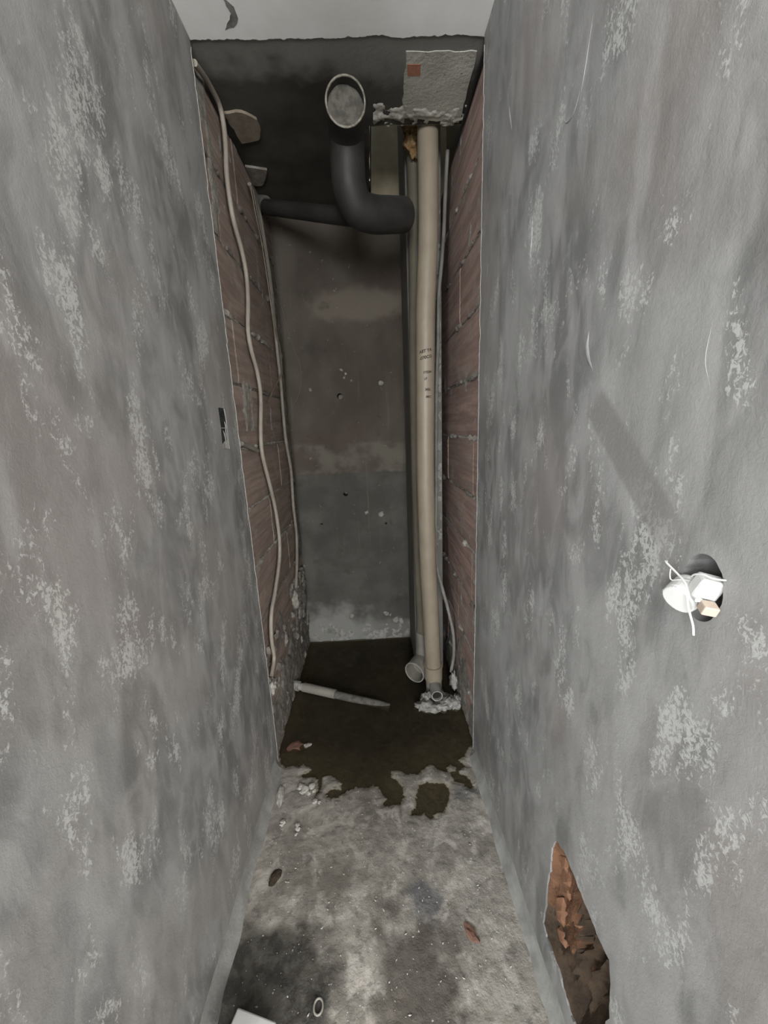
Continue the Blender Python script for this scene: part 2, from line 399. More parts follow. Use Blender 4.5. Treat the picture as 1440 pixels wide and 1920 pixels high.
# fired-clay tiles: dull red-brown, cement bloom, small differences from tile to tile
def brick_mat(name, tint):
    k = NT(name, 0.92, 0.12)
    r = k.n('ShaderNodeObjectInfo').outputs['Random']
    v = k.vec((1, 0.35, 3.5))
    c = k.mix(k.ramp(k.noise(9, 6, 0.65, v), 0.32, 0.7), tint, tuple(t * 1.65 for t in tint))
    c = k.mix(k.math('MULTIPLY', r, 0.45), c, (0.36, 0.285, 0.24))
    c = k.mix(k.ramp(k.noise(11, 5, 0.6, k.vec(loc=(2, 9, 4))), 0.52, 0.70, 0, 0.6), c, (0.43, 0.385, 0.34))
    c = k.mix(k.ramp(k.noise(48, 5, 0.7), 0.66, 0.74, 0, 0.6), c, (0.48, 0.45, 0.41))
    k.color(c)
    k.bump(k.math('ADD', k.noise(45, 5, 0.6, k.vec((1, 0.15, 5))), k.noise(90, 4, 0.6)), 0.6, 0.003)
    M[name] = k.m
brick_mat('brick_l', (0.262, 0.203, 0.170))
brick_mat('brick_r', (0.300, 0.210, 0.178))

# dark cast concrete of the soffit
k = NT('soffit', 0.9, 0.15)
c = k.mix(k.ramp(k.noise(4, 6, 0.6), 0.33, 0.7), (0.052, 0.049, 0.041), (0.095, 0.091, 0.077))
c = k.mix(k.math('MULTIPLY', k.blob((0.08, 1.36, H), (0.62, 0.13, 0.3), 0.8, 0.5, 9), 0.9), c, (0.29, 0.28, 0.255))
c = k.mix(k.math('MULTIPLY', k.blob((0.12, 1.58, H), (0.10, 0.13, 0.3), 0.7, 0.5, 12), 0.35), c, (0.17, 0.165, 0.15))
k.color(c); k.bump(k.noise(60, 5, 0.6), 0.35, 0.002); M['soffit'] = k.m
k = NT('soffit_patch', 0.9, 0.15)
c = k.mix(k.ramp(k.noise(9, 6, 0.65), 0.35, 0.7), (0.50, 0.49, 0.43), (0.68, 0.665, 0.59))
c = k.mix(k.ramp(k.noise(70, 4, 0.7), 0.62, 0.70, 0, 0.7), c, (0.13, 0.125, 0.11))
k.color(c); k.bump(k.noise(80, 5, 0.7), 0.7, 0.003); M['soffit_patch'] = k.m

# cast concrete of the shaft's back wall, in three pours with lime bloom
k = NT('back_concrete', 0.85, 0.2, 0.68)
v = k.vec((1, 1, 0.6))
c = k.mix(k.ramp(k.noise(3.5, 6, 0.6, v), 0.33, 0.7), (0.092, 0.077, 0.061), (0.142, 0.124, 0.102))
c = k.mix(k.ramp(k.noise(2.2, 3, 0.5, k.vec(loc=(7, 1, 3))), 0.48, 0.7, 0, 0.65), c, (0.118, 0.088, 0.074))
sz = k.n('ShaderNodeSeparateXYZ'); k.put(sz.inputs[0], k.pos)
wz = k.math('ADD', sz.outputs['Z'], k.math('MULTIPLY', k.math('SUBTRACT', k.noise(14, 5, 0.65), 0.5), 0.05))
low = k.ramp(wz, 1.115, 1.135, 1, 0)
c = k.mix(low, c, k.mix(k.ramp(k.noise(5, 6, 0.6), 0.35, 0.7), (0.100, 0.095, 0.082), (0.150, 0.144, 0.126)))
band = k.math('MULTIPLY', k.ramp(wz, 1.12, 1.14), k.ramp(wz, 1.29, 1.32, 1, 0))
c = k.mix(k.math('MULTIPLY', band, k.ramp(k.noise(8, 5), 0.35, 0.6)), c, (0.19, 0.175, 0.142))
arch = k.math('MULTIPLY', k.blob((-0.04, B, 2.06), (0.27, 1, 0.085), 0.6, 0.35, 8), 0.85)
c = k.mix(arch, c, (0.215, 0.185, 0.148))
foot = k.math('MULTIPLY', k.blob((-0.30, B, 0.06), (0.26, 1, 0.16), 0.9, 0.55, 9), 0.8)
c = k.mix(foot, c, (0.42, 0.415, 0.385))
foot = k.math('MULTIPLY', k.blob((0.1, B, 0.03), (0.3, 1, 0.09), 0.9, 0.5, 11), 0.5)
c = k.mix(foot, c, (0.38, 0.375, 0.35))
drip = k.ramp(k.noise(7, 4, 0.6, k.vec((6, 1, 0.25))), 0.64, 0.72, 0, 0.5)
c = k.mix(drip, c, (0.18, 0.166, 0.14))
c = k.mix(k.ramp(k.noise(34, 5, 0.7), 0.66, 0.73, 0, 0.75), c, (0.28, 0.262, 0.23))
c = k.mix(k.ramp(k.noise(9, 4, 0.6, k.vec(loc=(1, 4, 8))), 0.6, 0.75, 0, 0.55), c, (0.070, 0.062, 0.052))
k.color(c); k.bump(k.noise(40, 6, 0.65), 0.4, 0.003); M['back_concrete'] = k.m
k = NT('pier_concrete', 0.9, 0.15)
c = k.mix(k.ramp(k.noise(5, 6, 0.6, k.vec((1, 1, 0.4))), 0.35, 0.7), (0.20, 0.19, 0.17), (0.28, 0.27, 0.245))
k.color(c); k.bump(k.noise(60, 5, 0.6), 0.4, 0.002); M['pier'] = k.m

# floor screed: dusty, stained, damp towards the camera
k = NT('screed', 0.85, 0.2)
c = k.mix(k.ramp(k.noise(5, 6, 0.62), 0.32, 0.68), (0.190, 0.172, 0.148), (0.335, 0.310, 0.272))
c = k.mix(k.ramp(k.noise(14, 6, 0.7, dist=0.4), 0.48, 0.64, 0, 0.75), c, (0.44, 0.41, 0.365))
c = k.mix(k.ramp(k.noise(24, 6, 0.7, k.vec(loc=(3, 3, 3))), 0.54, 0.68, 0, 0.7), c, (0.145, 0.135, 0.118))
c = k.mix(k.ramp(k.noise(3, 3, 0.5, k.vec(loc=(9, 2, 0))), 0.52, 0.7, 0, 0.4), c, (0.29, 0.262, 0.238))
damp = k.blob((-0.35, 0.66, 0), (0.20, 0.16, 1), 0.35, 0.35, 9)
d2 = k.blob((0.04, 0.66, 0), (0.10, 0.15, 1), 0.7, 0.6, 10)
d3 = k.math('MULTIPLY', k.blob((0.10, 0.84, 0), (0.05, 0.045, 1), 0.9, 0.6, 14), 0.75)
d4 = k.math('MULTIPLY', k.blob((0.30, 1.17, 0), (0.04, 0.03, 1), 0.9, 0.6, 14), 0.6)
d5 = k.math('MULTIPLY', k.blob((-0.15, 0.93, 0), (0.16, 0.06, 1), 0.9, 0.7, 18), 0.4)
c = k.mix(k.math('MULTIPLY', damp, 0.95), c, k.mix(k.ramp(k.noise(22, 6, 0.7), 0.4, 0.62), (0.036, 0.033, 0.029), (0.085, 0.080, 0.068)))
c = k.mix(k.math('MULTIPLY', d2, 0.85), c, (0.072, 0.061, 0.050))
c = k.mix(d3, c, (0.10, 0.10, 0.108)); c = k.mix(d4, c, (0.11, 0.11, 0.115)); c = k.mix(d5, c, (0.14, 0.13, 0.11))
c = k.mix(k.ramp(k.noise(120, 3, 0.6, k.vec(loc=(4, 4, 4))), 0.68, 0.74, 0, 0.8), c, (0.06, 0.055, 0.048))
c = k.mix(k.ramp(k.noise(95, 3, 0.6), 0.70, 0.76, 0, 0.9), c, (0.62, 0.60, 0.56))
zz = k.n('ShaderNodeSeparateXYZ'); k.put(zz.inputs[0], k.pos)
wet = k.ramp(zz.outputs['Z'], 0.0005, 0.004, 1, 0)          # soaked rim of the puddle
silt_shaded = k.mix(k.ramp(zz.outputs['Z'], -0.020, -0.003), (0.045, 0.042, 0.034), (0.20, 0.172, 0.118))  # olive silt, darkened with depth for light lost in the water
c = k.mix(k.math('MULTIPLY', wet, 0.75), c, silt_shaded)
k.color(c); k.bump(k.noise(55, 6, 0.7), 0.8, 0.004); M['screed'] = k.m

# murky standing water
k = NT('water', 0.06, 0.5)
k.b.inputs['IOR'].default_value = 1.33
k.color(k.mix(k.ramp(k.noise(4, 4), 0.35, 0.7), (0.062, 0.056, 0.044), (0.085, 0.074, 0.052)))
tr = k.n('ShaderNodeBsdfTransparent'); tr.inputs['Color'].default_value = (0.60, 0.555, 0.45, 1)
ms = k.n('ShaderNodeMixShader'); ms.inputs[0].default_value = 0.68
k.t.links.new(k.b.outputs[0], ms.inputs[1]); k.t.links.new(tr.outputs[0], ms.inputs[2])
k.t.links.new(ms.outputs[0], k.t.nodes['Material Output'].inputs['Surface'])
M['water'] = k.m
# glass of the unseen windows
k = NT('pane_glass', 0.05, 0.5)
tr = k.n('ShaderNodeBsdfTransparent'); ms = k.n('ShaderNodeMixShader'); ms.inputs[0].default_value = 0.92
gl = k.n('ShaderNodeBsdfGlossy'); gl.inputs['Roughness'].default_value = 0.02
k.t.links.new(gl.outputs[0], ms.inputs[1]); k.t.links.new(tr.outputs[0], ms.inputs[2])
k.t.links.new(ms.outputs[0], k.t.nodes['Material Output'].inputs['Surface'])
M['glass'] = k.m

# ------------------------------------------------------------------ plaster walls
def ragged_edge(z0, z1, y, seed, amp=0.0022):
    out, z = [], z0
    rnd = random.Random(seed)
    while z < z1 - 0.02:
        chip = rnd.random() < 0.10
        out.append((y + rnd.uniform(-amp, amp) - (rnd.uniform(0.003, 0.007) if chip else 0), z))
        z += rnd.uniform(0.012, 0.03)
    out.append((y, z1))
    return out

edgeL = ragged_edge(-0.05, H + 0.02, D, 1)
edgeR = ragged_edge(-0.05, H + 0.02, D, 2)
def densify(loop, n=3, amp=0.0015, seed=0):
    rnd = random.Random(seed); out = []
    for i in range(len(loop)):
        a, b = loop[i], loop[(i + 1) % len(loop)]
        for j in range(n):
            t = j / n
            out.append((a[0] + (b[0] - a[0]) * t + rnd.uniform(-amp, amp), a[1] + (b[1] - a[1]) * t + rnd.uniform(-amp, amp)))
    return out
# a regular round box hole, a broken rectangular patch and a switch-box slot
hole_round = [(0.403 + 0.0285 * math.cos(a) + random.uniform(-.0008, .0008), 1.1985 + 0.0415 * math.sin(a)) for a in [2 * math.pi * i / 36 for i in range(36)]]
hole_patch = densify(TRI, 4, 0.003, 3)
hole_slot = densify(SLOT, 3, 0.001, 5)

wall_left = plate('wall_left', [(YR, -0.05)] + edgeL + [(YR, H + 0.02)], [hole_slot],
                  lambda a, b: (XL, a, b), (-0.12, 0, 0), M['plaster_l'], kind='structure',
                  label='grey mottled plaster wall on the left side of the passage')
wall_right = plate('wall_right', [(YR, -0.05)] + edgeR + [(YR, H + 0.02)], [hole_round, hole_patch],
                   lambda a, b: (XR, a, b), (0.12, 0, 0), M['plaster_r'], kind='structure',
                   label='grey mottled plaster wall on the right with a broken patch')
tube('lit_plaster_edge', [(XL - 0.001, y + 0.0005, z) for y, z in edgeL if -0.01 < z < H - 0.005], 0.0022, M['lit_plaster_edge'], None, 6, 1)
bpy.data.objects['lit_plaster_edge'].parent = wall_left
e2 = tube('lit_plaster_edge', [(XR + 0.001, y + 0.0005, z) for y, z in edgeR if -0.01 < z < H - 0.005], 0.0022, M['lit_plaster_edge'], None, 6, 1)
e2.parent = wall_right

# raised trowel ridges left in the right wall
def ridge(pts, r, parent=wall_right):
    o = tube('trowel_ridge', pts, r, M['plaster_r'], None, 8, 6, rfun=lambda t: max(0.05, math.sin(math.pi * min(max(t, 0.02), 0.98))))
    o.parent = parent
for pts, r in (
    ([(XR, .690, 1.545), (XR, .690, 1.52), (XR, .682, 1.498), (XR, .668, 1.478)], .0035),
    ([(XR, .77, 1.95), (XR, .79, 1.925), (XR, .815, 1.925), (XR, .83, 1.94)], .0016),
    ([(XR, .745, 2.03), (XR, .76, 1.97), (XR, .775, 1.925)], .0008),
    ([(XR, 1.135, 2.17), (XR, 1.125, 2.14), (XR, 1.108, 2.10)], .0022),
    ([(XR, .44, 1.50), (XR, .443, 1.46), (XR, .432, 1.43)], .0006),
    ([(XR, .96, 1.86), (XR, .955, 1.80), (XR, .965, 1.74)], .0008)):
    ridge(pts, r)

# broken brickwork inside the patch of the right wall
def patch_depth(y, z):
    n = fbm(y, z, 0, 22, 4, 3)
    if y > 0.585 + 0.012 * nz(y, z, 0, 30, 2):
        s = (z * 21 + y * 9 + 0.4 * nz(y, z, 0, 25, 9)) % 1.0          # flaked scallops, one above another
        return (0.016 + 0.020 * s + 0.006 * n) * (0.25 + 0.75 * min(1, max(0, (0.70 - y) / 0.06)))
    g = (y * 26 + 0.5 * nz(y, z, 0, 12, 6)) % 1.0
    d = 0.048 + 0.03 * abs(math.sin(math.pi * g)) + 0.010 * n
    if z < 0.26: d -= 0.018
    if 0.28 < z < 0.43 and y < 0.585 and ((z - 0.28) * 15) % 1.0 > 0.45: d += 0.025
    return d
TRIA = np.array(TRI)
def tri_edge(y, z):
    Bq = np.roll(TRIA, -1, 0); dv = Bq - TRIA
    t_ = np.clip(((y - TRIA[:, 0]) * dv[:, 0] + (z - TRIA[:, 1]) * dv[:, 1]) / (dv ** 2).sum(1), 0, 1)
    return float(np.sqrt((y - TRIA[:, 0] - t_ * dv[:, 0]) ** 2 + (z - TRIA[:, 1] - t_ * dv[:, 1]) ** 2).min())
V, Fc = [], []
ny, nzv = 74, 110
for i in range(ny):
    for j in range(nzv):
        y = 0.43 + 0.29 * i / (ny - 1); z = 0.09 + 0.42 * j / (nzv - 1)
        dd = min(0.115, patch_depth(y, z))
        if y > 0.60 or z < 0.20: dd = min(dd, 0.003 + 0.9 * tri_edge(y, z))
        V.append((XR + dd, y, z))
for i in range(ny - 1):
    for j in range(nzv - 1):
        a = i * nzv + j
        Fc.append((a, a + 1, a + nzv + 1, a + nzv))
bb = mesh_obj('broken_brick', V, Fc, M['broken_brick'], wall_right, False, label='orange broken brick bared by the knocked-out plaster')
bb.data.materials.append(M['brick_hollow_shade'])
bb.data.polygons.foreach_set('material_index', [1 if (V[f[0]][1] < 0.585 or V[f[0]][2] < 0.22) else 0 for f in Fc])
rnd = random.Random(12)
for (y, z, s) in ((.655, .40, .020), (.65, .365, .024), (.652, .325, .025), (.645, .285, .026), (.65, .245, .024), (.61, .35, .016), (.605, .30, .018), (.635, .20, .022), (.56, .22, .018)):
    bm = bmesh.new(); bmesh.ops.create_icosphere(bm, subdivisions=1, radius=1)
    for v in bm.verts:
        v.co *= rnd.uniform(0.75, 1.15)
        v.co = Vector((v.co.x * s * .55, v.co.y * s, v.co.z * s * .8 + v.co.x * s * .3))
        v.co += Vector((XR + patch_depth(y, z) + s * .1, y, z))
    bm_obj('brick_shard', bm, M['brick_shard'], wall_right)
bm_obj('hole_backing', box_bm(XR + .112, XR + .16, .3, .8, .05, 1.35), M['brick_hollow_shade'], wall_right)
# lining of the switch-box slot and back of the round hole
bm = box_bm(XL - 0.119, XL - 0.045, 1.18, 1.30, 1.33, 1.49)
sb = bm_obj('slot_backing', bm, M['slot_shade'], wall_left)

# ------------------------------------------------------------------ ceiling
rnd = random.Random(4)
skim = [(XL - 0.05, YR), (XR + 0.05, YR)]
x = XR + 0.05
edge = []
while x > XL - 0.05:
    edge.append((x, D + 0.004 + 0.007 * fbm(x, 0, 0, 9, 3, 2) + 0.005 * fbm(x, 0, 0, 47, 5, 3)))
    x -= 0.004
skim = skim + edge
ceiling = plate('ceiling', skim, [], lambda a, b: (a, b, H - 0.003), (0, 0, 0.03), M['white_paint'], kind='structure',
                label='white painted ceiling of the passage')
hx0, hx1, hy0, hy1 = 0.045, 0.46, 1.703, 2.29
soff = [(XL - 0.12, D - 0.03), (XR + 0.12, D - 0.03), (XR + 0.12, B + 0.1), (XL - 0.12, B + 0.1)]
ho = densify([(hx0, hy0), (hx1, hy0), (hx1, hy1), (hx0, hy1)], 14, 0.003, 8)
soffit = plate('ceiling_soffit', soff, [ho], lambda a, b: (a, b, H), (0, 0, 0.14), M['soffit'], kind='structure',
               label='dark bare concrete soffit over the shaft')
# riser opening going on above the soffit, cut short and left open for sky light
V = []; 
for z in (H + 0.002, H + 0.64):
    V += [(hx0 + .008, hy0 + .008, z), (hx1 - .008, hy0 + .008, z), (hx1 - .008, hy1 - .008, z), (hx0 + .008, hy1 - .008, z)]
mesh_obj('wall_riser', V, [(0, 1, 5, 4), (1, 2, 6, 5), (2, 3, 7, 6), (3, 0, 4, 7)], M['upper_shaft'], None, False,
         kind='structure', label='brown-stained inside of the riser opening above the pipes, cut short and left open at its top for light')
# cement patch beside the opening
pl = []
for (a, b), (a2, b2) in zip([(.160, 1.418), (.376, 1.418), (.383, 1.698), (.165, 1.668)], [(.376, 1.418), (.383, 1.698), (.165, 1.668), (.160, 1.418)]):
    for j in range(10):
        t = j / 10
        pl.append((a + (a2 - a) * t + rnd.uniform(-.003, .003), b + (b2 - b) * t + rnd.uniform(-.003, .003)))
cp = plate('cement_patch', pl, [], lambda a, b: (a, b, H - 0.0022), (0, 0, 0.006), M['soffit_patch'], soffit,
           label='rough light grey cement patch')
relief('mortar_rim', 2, H, 0.06, 0.40, 1.60, 1.715, 0.005,
       lambda a, b: 0.10 - abs(b - 1.665 - 0.02 * nz(a, 0, 0, 14, 2)) * 3 + 0.16 * fbm(a, b, 0, 30, 6, 3), 0.014, M['soffit_patch'], soffit, -1.0)
plate('paint_square', [(.166, 1.456), (.208, 1.457), (.212, 1.497), (.170, 1.496)], [], lambda a, b: (a, b, H - 0.0032), (0, 0, 0.003), M['orange_tile'], soffit,
      label='small orange-red square on the cement patch')
plate('brush_mark', densify([(-.335, 1.255), (-.312, 1.285), (-.31, 1.315), (-.33, 1.338), (-.356, 1.342), (-.338, 1.322), (-.326, 1.30), (-.330, 1.28)], 3, .002, 2), [],
      lambda a, b: (a, b, H - 0.0036), (0, 0, 0.001), M['brush_grey'], ceiling, label='dark curved brush mark on the ceiling paint')
# mortar remains hanging from the soffit by the left brick wall
plate('mortar_remnant', densify([(-.47, 1.625), (-.40, 1.618), (-.362, 1.655), (-.359, 1.70), (-.380, 1.755), (-.452, 1.765), (-.458, 1.70)], 3, .003, 3), [],
      lambda a, b: (a, b, H - 0.009), (0, 0, 0.011), M['mortar_buff'], soffit, label='buff mortar scrap left on the soffit')
plate('mortar_remnant', densify([(-.48, 1.905), (-.398, 1.925), (-.415, 1.985), (-.45, 2.035), (-.488, 2.03)], 3, .003, 4), [],
      lambda a, b: (a, b, H - 0.009), (0, 0, 0.011), M['mortar_dark'], soffit, label='grey mortar scrap left on the soffit')

# ------------------------------------------------------------------ shaft walls of ribbed hollow-clay tiles
bcache = {}
def brick_mesh(length, height, side):
    key = (round(length, 3), round(height, 3), side)
    if key in bcache: return bcache[key]
    ribs = 9
    prof = []
    for i in range(ribs * 2 + 1):
        z = -height / 2 + height * i / (ribs * 2)
        prof.append((0.0015 if i % 2 else 0.0, z))
    prof[0] = (0.004, prof[0][1]); prof[-1] = (0.004, prof[-1][1])
    prof += [(0.09, height / 2), (0.09, -height / 2)]
    V, Fc = [], []
    n = len(prof)
    for y in (-length / 2, length / 2):
        for d, z in prof: V.append((d * side, y, z))
    for i in range(n):
        j = (i + 1) % n
        Fc.append((i, j, n + j, n + i))
    Fc.append(tuple(range(n - 1, -1, -1))); Fc.append(tuple(range(n, 2 * n)))
    me = bpy.data.meshes.new('brick')
    me.from_pydata(V, [], Fc)
    bm = bmesh.new(); bm.from_mesh(me); bmesh.ops.recalc_face_normals(bm, faces=bm.faces); bm.to_mesh(me); bm.free()
    me.materials.append(M['brick_l'] if side < 0 else M['brick_r'])
    bcache[key] = me
    return me

JZ = [0.87 + 0.2335 * i for i in range(-4, 8)]
def shaft_wall(name, face, side, yend, seed, label):
    rnd = random.Random(seed)
    bm = box_bm(min(face + side * 0.011, face + side * 0.12), max(face + side * 0.011, face + side * 0.12), D + 0.004, B + 0.1, -0.1, H + 0.02)
    w = bm_obj(name, bm, M['mortar_dark'], None, kind='structure', label=label)
    for i in range(len(JZ) - 1):
        z0, z1 = JZ[i] + 0.0055, JZ[i + 1] - 0.0055
        off = 2.0 if i % 2 else 1.75
        js = [D + 0.004] + [off + 0.5 * q for q in range(-2, 3) if D + 0.05 < off + 0.5 * q < yend - 0.03] + [yend]
        for a, b in zip(js, js[1:]):
            o = bpy.data.objects.new('brick', brick_mesh(b - a - 0.0025, z1 - z0, side))
            C.objects.link(o); o.parent = w
            o.location = (face + side * rnd.uniform(-0.002, 0.003), (a + b) / 2, (z0 + z1) / 2)
            o.rotation_euler = (rnd.uniform(-.004, .004), 0, rnd.uniform(-.008, .008))
        # mortar squeezed out of the bed joint
        zj = JZ[i + 1]
        if zj > H - 0.03: continue
        V, Fc = [], []
        n = 90
        for q in range(n + 1):
            y = D + 0.006 + (yend - D - 0.008) * q / n
            g = fbm(y, i * 3.3, 0, 9, seed, 4)
            t = 0.010 + (0.020 * max(0, g + 0.05)) + 0.004 * nz(y, i, 0, 60, seed)
            hh = 0.0055 + 0.016 * max(0, g - 0.02) + 0.003 * nz(y, i, 0, 45, seed + 5)
            dz = 0.005 * nz(y, i, 0, 12, seed + 9)
            x0 = face + side * 0.012
            for (k1, k2) in ((0, 1), (.75, .75), (1, 0.1), (.8, -.7), (0, -1)):
                V.append((x0 - side * t * k1, y, zj + dz + hh * k2))
        for q in range(n):
            for m in range(4):
                a = q * 5 + m
                Fc.append((a, a + 1, a + 6, a + 5) if side < 0 else (a, a + 5, a + 6, a + 1))
        mesh_obj('mortar_joint', V, Fc, M['mortar'] if rnd.random() < 0.6 else M['mortar_dark'], w, False)
    return w
wsl = shaft_wall('wall_shaft_left', BL, -1, B - 0.001, 21, 'red-brown ribbed hollow-clay brick wall on the left of the shaft')
wsr = shaft_wall('wall_shaft_right', BR, 1, B - 0.001, 34, 'red-brown ribbed hollow-clay brick wall on the right of the shaft')

# render smears and old mortar over the foot and corners of the brick walls
def crust(wall, face, out, y0, y1, z0, z1, f, thick, mat, seed, step=0.008):
    return relief('mortar_smear', 0, face, y0, y1, z0, z1, step, f, thick, M[mat], wall, out, seed)
crust(wsl, BL, 1, D + .008, B - .004, 0.0, 0.62, lambda a, b: 0.55 - b * 1.5 + 0.55 * fbm(a, b, 0, 7, 1, 4) + (0.25 if a > 2.0 else 0) - (0.25 if a < 1.6 and b > .2 else 0), 0.012, 'mortar_dark', 1)
crust(wsl, BL, 1, 1.85, B - .004, 0.0, 0.56, lambda a, b: -0.02 + (a - 2.0) * .9 + 0.55 * fbm(a, b, 0, 16, 7, 4) - abs(b - .34) * .6, 0.022, 'mortar', 2)
crust(wsl, BL, 1, D + .008, 1.8, 0.0, 0.5, lambda a, b: -0.16 + 0.6 * fbm(a, b, 0, 18, 11, 4), 0.016, 'mortar', 3)
crust(wsl, BL, 1, D + .008, 2.1, 1.4, H - .003, lambda a, b: -0.30 + 0.65 * fbm(a * .5, b * .2 - a * .15, 0, 22, 15, 4) + (0.12 if a < 1.62 and b > 2.05 else 0), 0.004, 'mortar', 5)
crust(wsl, BL, 1, D + .002, D + .05, 0.0, 1.0, lambda a, b: 0.10 - (a - D) * 6 + 0.4 * fbm(a, b, 0, 20, 41, 4), 0.008, 'mortar', 6, 0.006)
crust(wsl, BL, 1, 2.17, B - .003, 0.4, 2.3, lambda a, b: -0.12 + (a - 2.2) * 2.5 + 0.5 * fbm(a, b, 0, 18, 47, 4), 0.010, 'mortar_dark', 7)
crust(wsr, BR, -1, D + .008, B - .004, 0.0, 0.62, lambda a, b: 0.32 - b * 1.3 + 0.5 * fbm(a, b, 0, 7, 21, 4), 0.010, 'mortar_dark', 8)
crust(wsr, BR, -1, D + .002, D + .10, 0.0, 1.6, lambda a, b: 0.16 - (a - D) * 5.5 + 0.5 * fbm(a, b, 0, 20, 23, 4), 0.011, 'mortar_pale', 9, 0.006)
crust(wsr, BR, -1, D + .008, 2.2, 0.5, H - .003, lambda a, b: -0.36 + 0.65 * fbm(a * .5, b * .25 + a * .1, 0, 22, 29, 4), 0.004, 'mortar', 10)

# ------------------------------------------------------------------ back wall with tie holes
def circ(cx, cz, r, n=18, s=0):
    rr = random.Random(s)
    return [(cx + r * math.cos(2 * math.pi * i / n) * rr.uniform(.93, 1.07), cz + r * math.sin(2 * math.pi * i / n) * rr.uniform(.93, 1.07)) for i in range(n)]
ties = [(-.172, 1.577, .0165), (-.174, .999, .0145), (.068, .80, .007), (-.335, .815, .006)]
wall_back = plate('wall_back', [(XL - .12, -.1), (XR + .12, -.1), (XR + .12, H + .02), (XL - .12, H + .02)], [circ(a, b, r, 18, i) for i, (a, b, r) in enumerate(ties)],
                  lambda a, b: (a, B, b), (0, 0.09, 0), M['back_concrete'], kind='structure',
                  label='stained cast-concrete back wall of the shaft with tie holes')
for (x, z, r, s) in ((-.183, .174, .016, 1), (.108, .13, .022, 2), (.07, 1.642, .016, 3), (.04, .86, .018, 4), (-.05, .875, .012, 5), (-.13, 1.70, .009, 6), (-.14, 1.68, .007, 7), (-.34, 1.62, .008, 8), (-.155, 1.72, .010, 9), (-.1, 1.66, .006, 10)):
    lump('mortar_blob', (x, B, z), (r, .008, r * random.uniform(.7, 1.4)), M['mortar'], s, 2, .6, 3).parent = wall_back
relief('mortar_smear', 1, B, -.42, .18, 1.08, 1.34, 0.008, lambda a, b: -.02 + .5 * fbm(a, b, 0, 9, 51, 4) - abs(b - 1.12) * .9, 0.006, M['back_concrete'], wall_back, -1.0, 4)
relief('mortar_smear', 1, B, -.46, .2, 0.0, 0.2, 0.008, lambda a, b: .16 - b * 2.2 + .4 * fbm(a, b, 0, 12, 55, 4), 0.008, M['mortar_pale'], wall_back, -1.0, 4)

bm_obj('hole_backing', box_bm(XL - .12, XR + .12, B + .085, B + .12, -.1, H + .02), M['mortar_dark'], wall_back)
# concrete pier standing in the back right corner
pv = []
bm = box_bm(0.203, 0.366, 1.972, B + .02, -.1, H + .6, 0.006, 2)
pier = bm_obj('concrete_pier', bm, M['pier'], None, kind='structure', label='slim concrete pier in the back right corner behind the beige pipes')
relief('mortar_smear', 1, 1.972, .325, .366, 0.75, 2.35, 0.006, lambda a, b: .1 + .5 * fbm(a, b, 0, 25, 61, 4) - (0.366 - a) * 3, 0.008, M['mortar_pale'], pier, -1.0, 5)

# ------------------------------------------------------------------ floor with its puddle basin
def seg_dist(P, poly):
    px, py = P[:, 0:1], P[:, 1:2]
    A = np.array(poly); Bq = np.roll(A, -1, 0)
    dx, dy = (Bq - A)[:, 0], (Bq - A)[:, 1]
    t = np.clip(((px - A[:, 0]) * dx + (py - A[:, 1]) * dy) / (dx * dx + dy * dy + 1e-12), 0, 1)
    d = np.sqrt((px - A[:, 0] - t * dx) ** 2 + (py - A[:, 1] - t * dy) ** 2).min(1)
    cr = ((A[:, 1] > py) != (Bq[:, 1] > py)) & (px < dx * (py - A[:, 1]) / (dy + 1e-12) + A[:, 0])
    ins = cr.sum(1) % 2 == 1
    return np.where(ins, -d, d)

xs = np.arange(XL - 0.10, XR + 0.101, 0.004)
ys = np.concatenate([np.arange(YR - .02, 0.3, 0.03), np.arange(0.3, 1.0, 0.008), np.arange(1.0, 1.5, 0.0035), np.arange(1.5, B + 0.05, 0.012)])
GX, GY = np.meshgrid(xs, ys, indexing='ij')
P = np.stack([GX.ravel(), GY.ravel()], 1)
jit = np.array([0.005 * fbm(x, y, 0, 55, 3, 2) + 0.004 * fbm(x, y, 0, 130, 5, 2) for x, y in P])
sd = np.full(len(P), 9.0)
near = P[:, 1] > 0.95
sd[near] = np.minimum(seg_dist(P[near], PUDDLE), seg_dist(P[near], PUDDLE2))
isl = seg_dist(P[near], ISLAND)
sd[near] = np.maximum(sd[near], -isl)
sd = sd + np.where(near, jit, 0)
hz = np.where(sd > 0, 0.0010 + np.minimum(0.004, sd * 0.22), -np.minimum(0.03, 0.001 + np.abs(sd) * 0.10))
hz = hz + np.array([0.002 * fbm(x, y, 0, 6, 8, 3) + 0.0016 * fbm(x, y, 0, 40, 2, 3) for x, y in P]) * np.clip(np.abs(sd) * 30, 0, 1)
hz = np.where(sd > 0, np.maximum(hz, 0.0008), np.minimum(hz, -0.0008))
nxn, nyn = len(xs), len(ys)
V = np.stack([P[:, 0], P[:, 1], hz], 1)
ii, jj = np.meshgrid(np.arange(nxn - 1), np.arange(nyn - 1), indexing='ij')
a = (ii * nyn + jj).ravel()
Fc = np.stack([a, a + nyn, a + nyn + 1, a + 1], 1)
floor = mesh_obj('floor', V.tolist(), Fc.tolist(), M['screed'], None, True, kind='structure', label='dusty grey cement screed floor of the passage')
wv = [(XL - .1, .98, 0), (XR + .1, .98, 0), (XR + .1, B + .02, 0), (XL - .1, B + .02, 0)]
mesh_obj('puddle', wv, [(0, 1, 2, 3)], M['water'], None, False, label='dark murky puddle standing on the shaft floor', cat='puddle')

